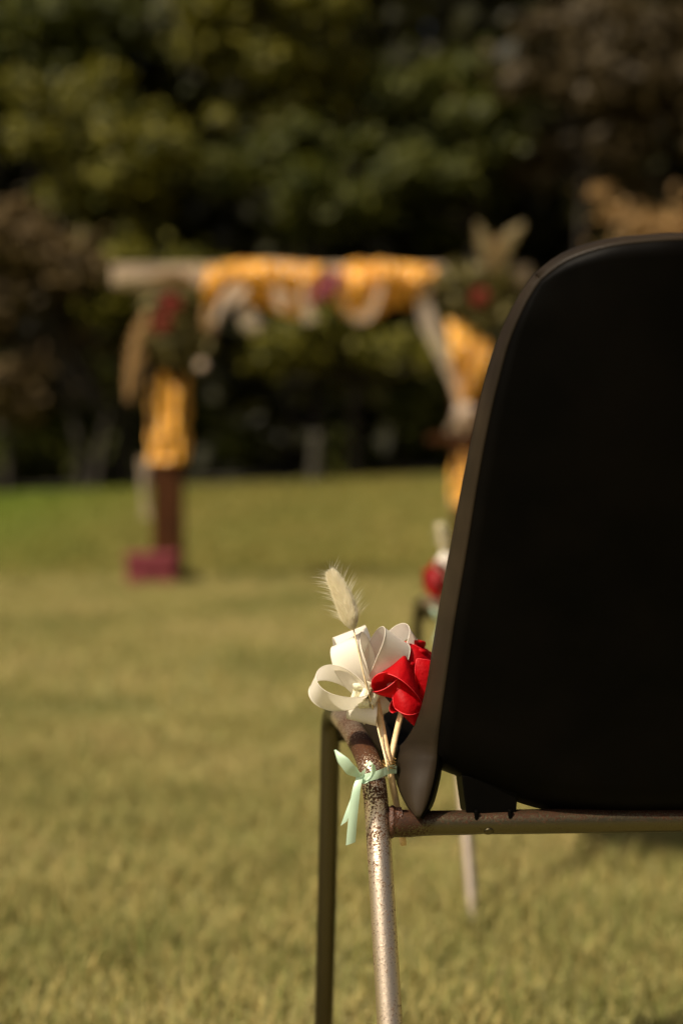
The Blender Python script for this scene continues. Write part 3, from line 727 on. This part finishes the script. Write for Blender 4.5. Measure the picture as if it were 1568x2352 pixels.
# moulded seat bosses that sit on the rear crossbar
for s in (1, -1):
    a, b = Lc(1052, 1795, 1.118), Lc(1180, 1840, 1.118)
    x0_, x1_ = a.x, b.x; mb = MB(); yb0, yb1 = jl.y - .004, jl.y + .034
    zlo = jl.z + .002; prof = [(x0_, .448), (x0_ + .0015, .434), (x0_ + .0045, zlo), (x1_ - .0015, zlo), (x1_, .436), (x1_, .444)]
    vs = [(s * x, yb0, z) for x, z in prof] + [(s * x, yb1, z) for x, z in prof]
    n6 = len(prof); mb.add(vs, [tuple(range(n6)), tuple(range(2 * n6 - 1, n6 - 1, -1))] + [(i, i + n6, (i + 1) % n6 + n6, (i + 1) % n6) for i in range(n6)])
    for xe in (Lc(1092, 1830, 1.1).x, Lc(1170, 1830, 1.1).x): mb.box((s * xe, yb0 - .002, jl.z + .006), (.003, .005, .009))
    obj('seat_boss', mb, M_plastic, chair, False, local=True, bevel=.001)

# ------------------------------------------------------------------ bouquet tied to the chair
tie = W(893, 1756, 1.108)
def B(x, y, d):
    """the sprigs lean a little over the seat above their tie"""
    t = min(1., max(0., (1752 - y) / 110.)); return W(x, y, d + .030 * t * t * (3 - 2 * t))
g_b = 'little bouquets tied to the chairs'
bq = root('chair_bouquet', tuple(tie), 'small bouquet of cream ribbon bow, red fabric rose and bunny tail on bamboo sticks', 'bouquet', g_b)
def stick(pts, r, m, seg=10, name='stem', taper=1.0):
    P = cat([B(*p) for p in pts], 30); mb = MB(); mb.tube(P, np.linspace(r, r * taper, 30), seg); return obj(name, mb, m, bq)
stick([(858, 1575, 1.098), (877, 1672, 1.103), (894, 1762, 1.110), (911, 1852, 1.1175), (926, 1940, 1.123)], .0026, M_bamboo, name='bamboo_stick')
stick([(924, 1625, 1.098), (908, 1692, 1.107), (894, 1756, 1.1155), (888, 1775, 1.119)], .0024, M_bamboo, name='bamboo_stick')
stick([(884, 1590, 1.112), (880, 1640, 1.113), (878, 1690, 1.113), (884, 1725, 1.113), (892, 1752, 1.113)], .0006, M_straw, 7, 'thin_stalk')
# wire binding
mb = MB(); Pw = []
for i in range(120):
    t = i / 119; a = 2 * PI * 4.3 * t; c = B(893, 1744 + 20 * t, 1.1105)
    Pw.append(c + Vector((.0052 * math.cos(a), .0058 * math.sin(a), .0006 * math.sin(a * 1.7))))
mb.tube(Pw, .00035, 6); obj('binding_wire', mb, M_wire, bq)

# bunny tail grass
bt_stalk = [(812, 1446, 1.082), (826, 1510, 1.080), (840, 1570, 1.082), (858, 1635, 1.092), (874, 1700, 1.1015), (888, 1757, 1.1035), (897, 1810, 1.112), (909, 1866, 1.1205)]
P = cat([B(*p) for p in bt_stalk], 40); mb = MB(); mb.tube(P, np.linspace(.0006, .0008, 40), 7); tail = obj('bunny_tail', mb, M_straw, bq)
ax = cat([B(*p) for p in ((811, 1447, 1.082), (797, 1400, 1.082), (781, 1358, 1.083), (760, 1318, 1.086))], 24)
prof = np.interp(np.linspace(0, 1, 24), [0, .06, .2, .45, .75, .92, 1], [.0015, .0052, .0080, .0083, .0064, .0042, .001])
mb = MB(); mb.tube(ax, prof * .68, 14); obj('seed_head', mb, M_tail, tail)
def hairs(n, lo, hi, wd, spread, name, par, m, t0=0., t1=1., flat=True):
    t = rng.uniform(t0, t1, n); j = t * 23; i = j.astype(int).clip(0, 22); f = (j - i)
    C = ax[i] * (1 - f)[:, None] + ax[i + 1] * f[:, None]; tg = ax[i + 1] - ax[i]; tg /= np.linalg.norm(tg, axis=1)[:, None]
    d = rng.normal(size=(n, 3)); d -= tg * (d * tg).sum(1)[:, None]; d /= np.linalg.norm(d, axis=1)[:, None]
    r = np.interp(t, np.linspace(0, 1, 24), prof)
    b = C + d * (r * .72)[:, None]
    dirv = d * spread + tg * 1.0 + rng.normal(size=(n, 3)) * .11; dirv /= np.linalg.norm(dirv, axis=1)[:, None]
    Ln = rng.uniform(lo, hi, n)[:, None]
    mid = b + dirv * Ln * .5; tip = b + dirv * Ln + d * Ln * .10
    sv = np.cross(dirv, d + rng.normal(size=(n, 3)) * .35) if flat else np.cross(dirv, rng.normal(size=(n, 3))); sv /= np.linalg.norm(sv, axis=1)[:, None]; sv *= wd / 2
    V = np.stack([b - sv, b + sv, mid + sv * .7, mid - sv * .7, tip], 1); o = np.arange(n) * 5
    F = np.concatenate([np.stack([o, o + 1, o + 2], 1), np.stack([o, o + 2, o + 3], 1), np.stack([o + 3, o + 2, o + 4], 1)])
    ob = np_mesh(name, V, F, m, par); ob['kind'] = 'stuff'; return ob
hairs(16000, .0028, .0060, .00021, .42, 'fluff', tail, M_tail)
hairs(280, .009, .0175, .00020, 1.15, 'awns', tail, M_tail, .12, 1.0, False)

# cream bow
bow_c = B(836, 1588, 1.098)
def loop(K, e, w, L, fat, width, base=.45, skew=0.0, name='ribbon_loop', m=None, par=None, wav=.0):
    e = Vector(e).normalized(); w = Vector(w); w = (w - e * w.dot(e)).normalized(); n = e.cross(w)
    G = []
    for i in range(49):
        ph = 2 * PI * i / 48; h = math.sin(ph / 2)
        al = L * (1 - math.cos(ph)) / 2; pe = fat * math.sin(ph) * (.35 + .65 * h)
        ws = width * (base + (1 - base) * min(1, h * 1.35) ** 1.2)
        row = []
        for u in np.linspace(-.5, .5, 7):
            p = K + e * (al + skew * u * L * h) + n * (pe + wav * math.sin(u * 5) * h) + w * (u * ws)
            row.append(tuple(p))
        G.append(row)
    mb = MB(); mb.grid(np.array(G))
    for e_ in (0, -1): mb.tube([r[e_] for r in G], .00030, 5, False)      # woven selvedge
    return obj(name, mb, m or M_ribbon, par or bow, True)
core = MB(); core.ball(tuple(B(840, 1590, 1.098)), .0055, 14, 9, .3)
bow = obj('ribbon_bow', core, M_core, bq, True)
WR = .0275
loop(B(840, 1592, 1.098), (-.34, -.05, .94), (.92, -.36, .25), .0455, .013, WR, .5, .10)                 # upright, towards the bunny tail
loop(B(848, 1590, 1.100), (.42, -.05, .90), (.90, .42, -.12), .0500, .0125, WR, .45, -.12)               # upright, towards the rose
loop(B(840, 1604, 1.090), (-.93, -.05, .30), (-.04, -.77, .60), .0440, .0152, WR, .62)                    # open ring to the side
loop(B(842, 1590, 1.104), (-.28, .25, .92), (.90, .25, .32), .0510, .011, WR, .5, .06)                   # behind the first upright loop
loop(B(850, 1590, 1.106), (.58, .30, .82), (-.45, -.80, .20), .0600, .0125, WR, .45)                     # tall one at the back
loop(B(842, 1606, 1.098), (-.18, .0, -.97), (.92, -.34, -.05), .0190, .0070, WR * .9, .7)            # short lower one
loop(B(846, 1598, 1.100), (.35, .25, -.85), (.92, .25, .30), .0200, .007, WR * .9, .55)                  # lower one behind

for q, (px, py, e, w, L, f) in enumerate([(830, 1578, (-.3, -.6, .7), (.9, -.2, .2), .010, .0035), (846, 1576, (.3, -.6, .7), (.8, .5, .1), .011, .004), (826, 1592, (-.7, -.7, .1), (.2, -.3, .9), .010, .003),
                                         (838, 1598, (-.1, -.7, -.6), (.95, -.2, .1), .010, .0045), (850, 1594, (.5, -.7, -.2), (.3, .2, .9), .010, .0035), (838, 1585, (.0, -.95, .1), (.5, .1, .85), .012, .0035)]):
    loop(B(px, py + 6, 1.0955), e, w, L * .85, f, .0085, .7, name='centre_fold', m=M_core)

# red fabric rose
from math import comb
def patch(grid, nu=16, nv=16):
    g = np.array([[tuple(B(*p)) for p in r] for r in grid]); a, b = g.shape[0] - 1, g.shape[1] - 1
    u = np.linspace(0, 1, nu); v = np.linspace(0, 1, nv)
    Bu = np.stack([comb(a, i) * u ** i * (1 - u) ** (a - i) for i in range(a + 1)], 1); Bv = np.stack([comb(b, i) * v ** i * (1 - v) ** (b - i) for i in range(b + 1)], 1)
    return np.einsum('ui,vj,ijk->uvk', Bu, Bv, g)
mb = MB(); mb.ball(tuple(B(955, 1560, 1.118)), .0135, 16, 10, .4, (1, .7, 1.3)); rose = obj('fabric_rose', mb, M_redcore, bq)
M_hem = simple('rose_hem', (.75, .03, .04), .5, scale=500)
def petal(grid, hem=None, roll=0.0):
    G = patch(grid); mb = MB(); mb.grid(G); o = obj('petal', mb, M_red, rose, True)
    if hem is not None:
        for h in hem:
            line = {'b': G[-1], 't': G[0], 'l': G[:, 0], 'r': G[:, -1]}[h]
            m2 = MB(); m2.tube(line, .00032, 6); obj('hem', m2, M_hem, rose)
petal([[(908, 1482, 1.112), (935, 1462, 1.118), (970, 1480, 1.124), (1010, 1515, 1.126)], [(908, 1510, 1.108), (940, 1505, 1.100), (985, 1515, 1.108), (1012, 1545, 1.118)], [(922, 1560, 1.110), (955, 1555, 1.100), (990, 1570, 1.108), (1012, 1590, 1.115)]], 't')
petal([[(930, 1478, 1.108), (950, 1476, 1.104), (972, 1492, 1.106), (992, 1508, 1.112)], [(928, 1500, 1.102), (950, 1500, 1.092), (978, 1512, 1.096), (1000, 1530, 1.108)], [(930, 1545, 1.104), (955, 1535, 1.096), (980, 1545, 1.100), (1000, 1560, 1.108)]], 'tl')
petal([[(915, 1478, 1.106), (922, 1470, 1.104), (930, 1474, 1.104), (934, 1488, 1.106)], [(914, 1490, 1.102), (922, 1486, 1.096), (932, 1490, 1.098), (938, 1500, 1.102)], [(918, 1512, 1.104), (926, 1508, 1.100), (934, 1512, 1.100), (942, 1520, 1.104)]], 'tr')
petal([[(957, 1513, 1.096), (985, 1514, 1.094), (1025, 1528, 1.104)], [(948, 1540, 1.092), (985, 1548, 1.082), (1025, 1560, 1.098)], [(958, 1590, 1.098), (985, 1620, 1.090), (1020, 1615, 1.102)]], 'tl')
petal([[(918, 1506, 1.100), (924, 1496, 1.094), (931, 1500, 1.094), (938, 1516, 1.098)], [(900, 1530, 1.092), (915, 1525, 1.078), (938, 1540, 1.076), (955, 1562, 1.086)], [(866, 1548, 1.090), (895, 1540, 1.072), (935, 1562, 1.068), (968, 1612, 1.084)]], 'b')
petal([[(886, 1544, 1.078), (848, 1546, 1.078), (840, 1580, 1.088), (860, 1602, 1.094), (886, 1586, 1.088)], [(900, 1548, 1.082), (868, 1552, 1.088), (862, 1578, 1.098), (875, 1596, 1.098), (900, 1580, 1.092)], [(916, 1556, 1.086), (905, 1560, 1.096), (900, 1575, 1.102), (905, 1588, 1.100), (914, 1570, 1.094)]], 't')
petal([[(856, 1589, 1.088), (882, 1590, 1.078), (912, 1560, 1.082)], [(862, 1595, 1.090), (885, 1600, 1.080), (912, 1585, 1.082)], [(866, 1595, 1.096), (886, 1602, 1.090), (910, 1605, 1.088)]], 't')
petal([[(908, 1556, 1.090), (935, 1570, 1.086), (967, 1606, 1.090)], [(896, 1602, 1.084), (930, 1600, 1.066), (972, 1615, 1.082)], [(906, 1626, 1.084), (936, 1654, 1.070), (966, 1633, 1.084)]], 'bl')
petal([[(908, 1622, 1.090), (936, 1632, 1.082), (982, 1600, 1.092)], [(918, 1640, 1.090), (942, 1648, 1.082), (978, 1628, 1.092)], [(936, 1655, 1.094), (946, 1664, 1.091), (953, 1670, 1.093)]])
petal([[(903, 1606, 1.092), (892, 1618, 1.090), (890, 1634, 1.092), (902, 1638, 1.090)], [(908, 1612, 1.094), (902, 1620, 1.096), (902, 1630, 1.096), (912, 1634, 1.092)], [(918, 1618, 1.096), (914, 1622, 1.098), (914, 1628, 1.098), (922, 1632, 1.096)]], 't')
petal([[(960, 1580, 1.104), (990, 1585, 1.100), (1015, 1595, 1.104)], [(955, 1610, 1.100), (985, 1615, 1.094), (1010, 1620, 1.102)], [(950, 1640, 1.100), (975, 1645, 1.098), (990, 1640, 1.104)]])

def ruffle_petal(x, y, d, ang, w, h, hem='b'):
    ca, sa = math.cos(ang), math.sin(ang)
    def q(u, v, dz): return (x + u * ca * w - v * sa * h, y + u * sa * w + v * ca * h, d + dz)
    petal([[q(-.45, .5, .006), q(0, .62, .004), q(.45, .5, .006)], [q(-.75, .0, .002), q(0, .1, -.010), q(.75, .0, .002)], [q(-.55, -.45, .000), q(0, -.62, -.009), q(.55, -.45, .000)], [q(-.35, -.30, .006), q(0, -.42, .004), q(.35, -.30, .006)]], hem)
for a in [(948, 1492, 1.106, -.5, 22, 26), (968, 1500, 1.104, .35, 24, 26), (937, 1505, 1.102, -1.0, 20, 24), (982, 1530, 1.100, .9, 24, 26), (945, 1530, 1.098, -.2, 22, 26),
          (966, 1556, 1.096, .5, 26, 28), (952, 1580, 1.092, -.3, 20, 24), (978, 1580, 1.098, 1.1, 24, 26), (962, 1478, 1.116, .1, 26, 20), (905, 1618, 1.090, -2.2, 12, 14)]:
    ruffle_petal(*a)

# ------------------------------------------------------------------ mint ribbon tie
kn = W(829, 1783, 1.089)
mint = root('mint_ribbon', tuple(kn), 'mint green satin ribbon tied in a bow around the rusty rear leg', 'ribbon', 'mint ribbons on the chair legs')
def strip(pts, widths, sides, name, n=36, curl=.0):
    P = cat([W(*p) for p in pts], n); wd = np.interp(np.linspace(0, 1, n), np.linspace(0, 1, len(widths)), widths)
    sd = cat(sides, n) if len(sides) > 2 else np.outer(1 - np.linspace(0, 1, n), sides[0]) + np.outer(np.linspace(0, 1, n), sides[-1])
    sd /= np.linalg.norm(sd, axis=1)[:, None]
    G = [P + sd * (u * wd / 2)[:, None] + np.array([0, curl * (1 - u * u), 0]) for u in np.linspace(-1, 1, 7)]
    mb = MB(); mb.grid(np.array(G)); return obj(name, mb, M_mint, mint, True)
# band around leg and sticks
tcw = Lc  # tube centre at the band
tc_ = W(857, 1780, 1.1055); st_ = W(897, 1775, 1.1125)
ring = []
for a in np.linspace(200, 340, 12): ring.append(tc_ + Vector((.0101 * math.cos(math.radians(a)), .0101 * math.sin(math.radians(a)), 0)))
ring += [st_ + Vector((.0045 * math.cos(math.radians(a)), .0055 * math.sin(math.radians(a)), 0)) for a in np.linspace(-70, 80, 7)]
for a in np.linspace(70, 195, 10): ring.append(tc_ + Vector((.0101 * math.cos(math.radians(a)), .0101 * math.sin(math.radians(a)), 0)))
ring.append(ring[0])
R_ = cat(ring, 70); tq = np.linspace(0, 1, 70)
zoff = .004 * np.sin(2 * PI * tq - .6)
G = [R_ + np.stack([np.zeros(70), np.zeros(70), zoff + u * .0033], 1) + np.array([0, -.0003 * (1 - u * u), 0]) for u in np.linspace(-1, 1, 5)]
mb = MB(); mb.grid(np.array(G)); obj('band', mb, M_mint, mint, True)
mb = MB(); mb.ball(tuple(W(827, 1783, 1.091)), .0032, 12, 8, .35, (1.1, .8, .9)); obj('knot', mb, M_mint, mint)
strip([(827, 1784, 1.089), (805, 1768, 1.082), (785, 1742, 1.080), (769, 1722, 1.084)], [.003, .0095, .0085, .0016], [(.75, -.1, .5), (.75, -.2, .62), (.85, -.3, .2)], 'bow_loop', curl=-.001)
strip([(769, 1722, 1.086), (782, 1750, 1.090), (803, 1775, 1.093), (826, 1786, 1.091)], [.0016, .0055, .0050, .003], [(.7, -.4, .5), (.6, -.75, .3), (.6, -.75, .3)], 'bow_loop')
strip([(829, 1782, 1.087), (840, 1765, 1.080), (850, 1752, 1.078), (857, 1756, 1.080), (856, 1772, 1.084), (848, 1788, 1.088), (836, 1796, 1.089), (829, 1788, 1.090)], [.0035, .0055, .0060, .0062, .0062, .006, .0055, .0035], [(-.55, -.5, .45), (.5, -.75, -.35), (.45, -.85, -.3), (-.5, -.7, -.5)], 'bow_loop', 44)
strip([(826, 1785, 1.087), (818, 1815, 1.083), (811, 1870, 1.084), (805, 1938, 1.087)], [.0052, .0068, .0071, .0077], [(1, -.15, .08), (1, -.05, .05), (.95, .15, .30)], 'ribbon_tail', curl=-.0006)
strip([(822, 1788, 1.092), (814, 1825, 1.094), (801, 1860, 1.094), (789, 1892, 1.095)], [.004, .0055, .006, .006], [(.9, -.4, .2), (.8, -.3, .45), (.75, -.1, .55)], 'ribbon_tail')

# ------------------------------------------------------------------ the next chair of the row with its own bouquet and ribbon
T = Vector((.150, 1.21, 0))
c2 = copy_tree(chair); c2.location = chair.location + T
c2['label'] = 'black plastic chair one row ahead, mostly hidden behind the near chair back'
b2 = copy_tree(bq); b2.location = bq.location + T + Vector((-.008, 0, 0)); b2.rotation_euler = (0, 0, math.radians(175))
for ch in b2.children:
    if ch.name.startswith('bunny_tail'): ch.rotation_euler = (0, 0, math.radians(-100))
mb = MB(); mb.ball(tuple(tie + Vector((-.012, .034, .085))), .009, 12, 8, .6, (1, 1, 1.6)); mb.tube(cat([tie, tie + Vector((-.006, .018, .04)), tie + Vector((-.012, .034, .085))], 8), .0008, 6); obj('dried_bloom', mb, M_dried, bq).parent = b2
b2['label'] = 'blurred bouquet with red rose on the chair one row ahead'
m2 = copy_tree(mint); m2.location = mint.location + T
m2['label'] = 'mint ribbon holding the bouquet on the chair one row ahead'
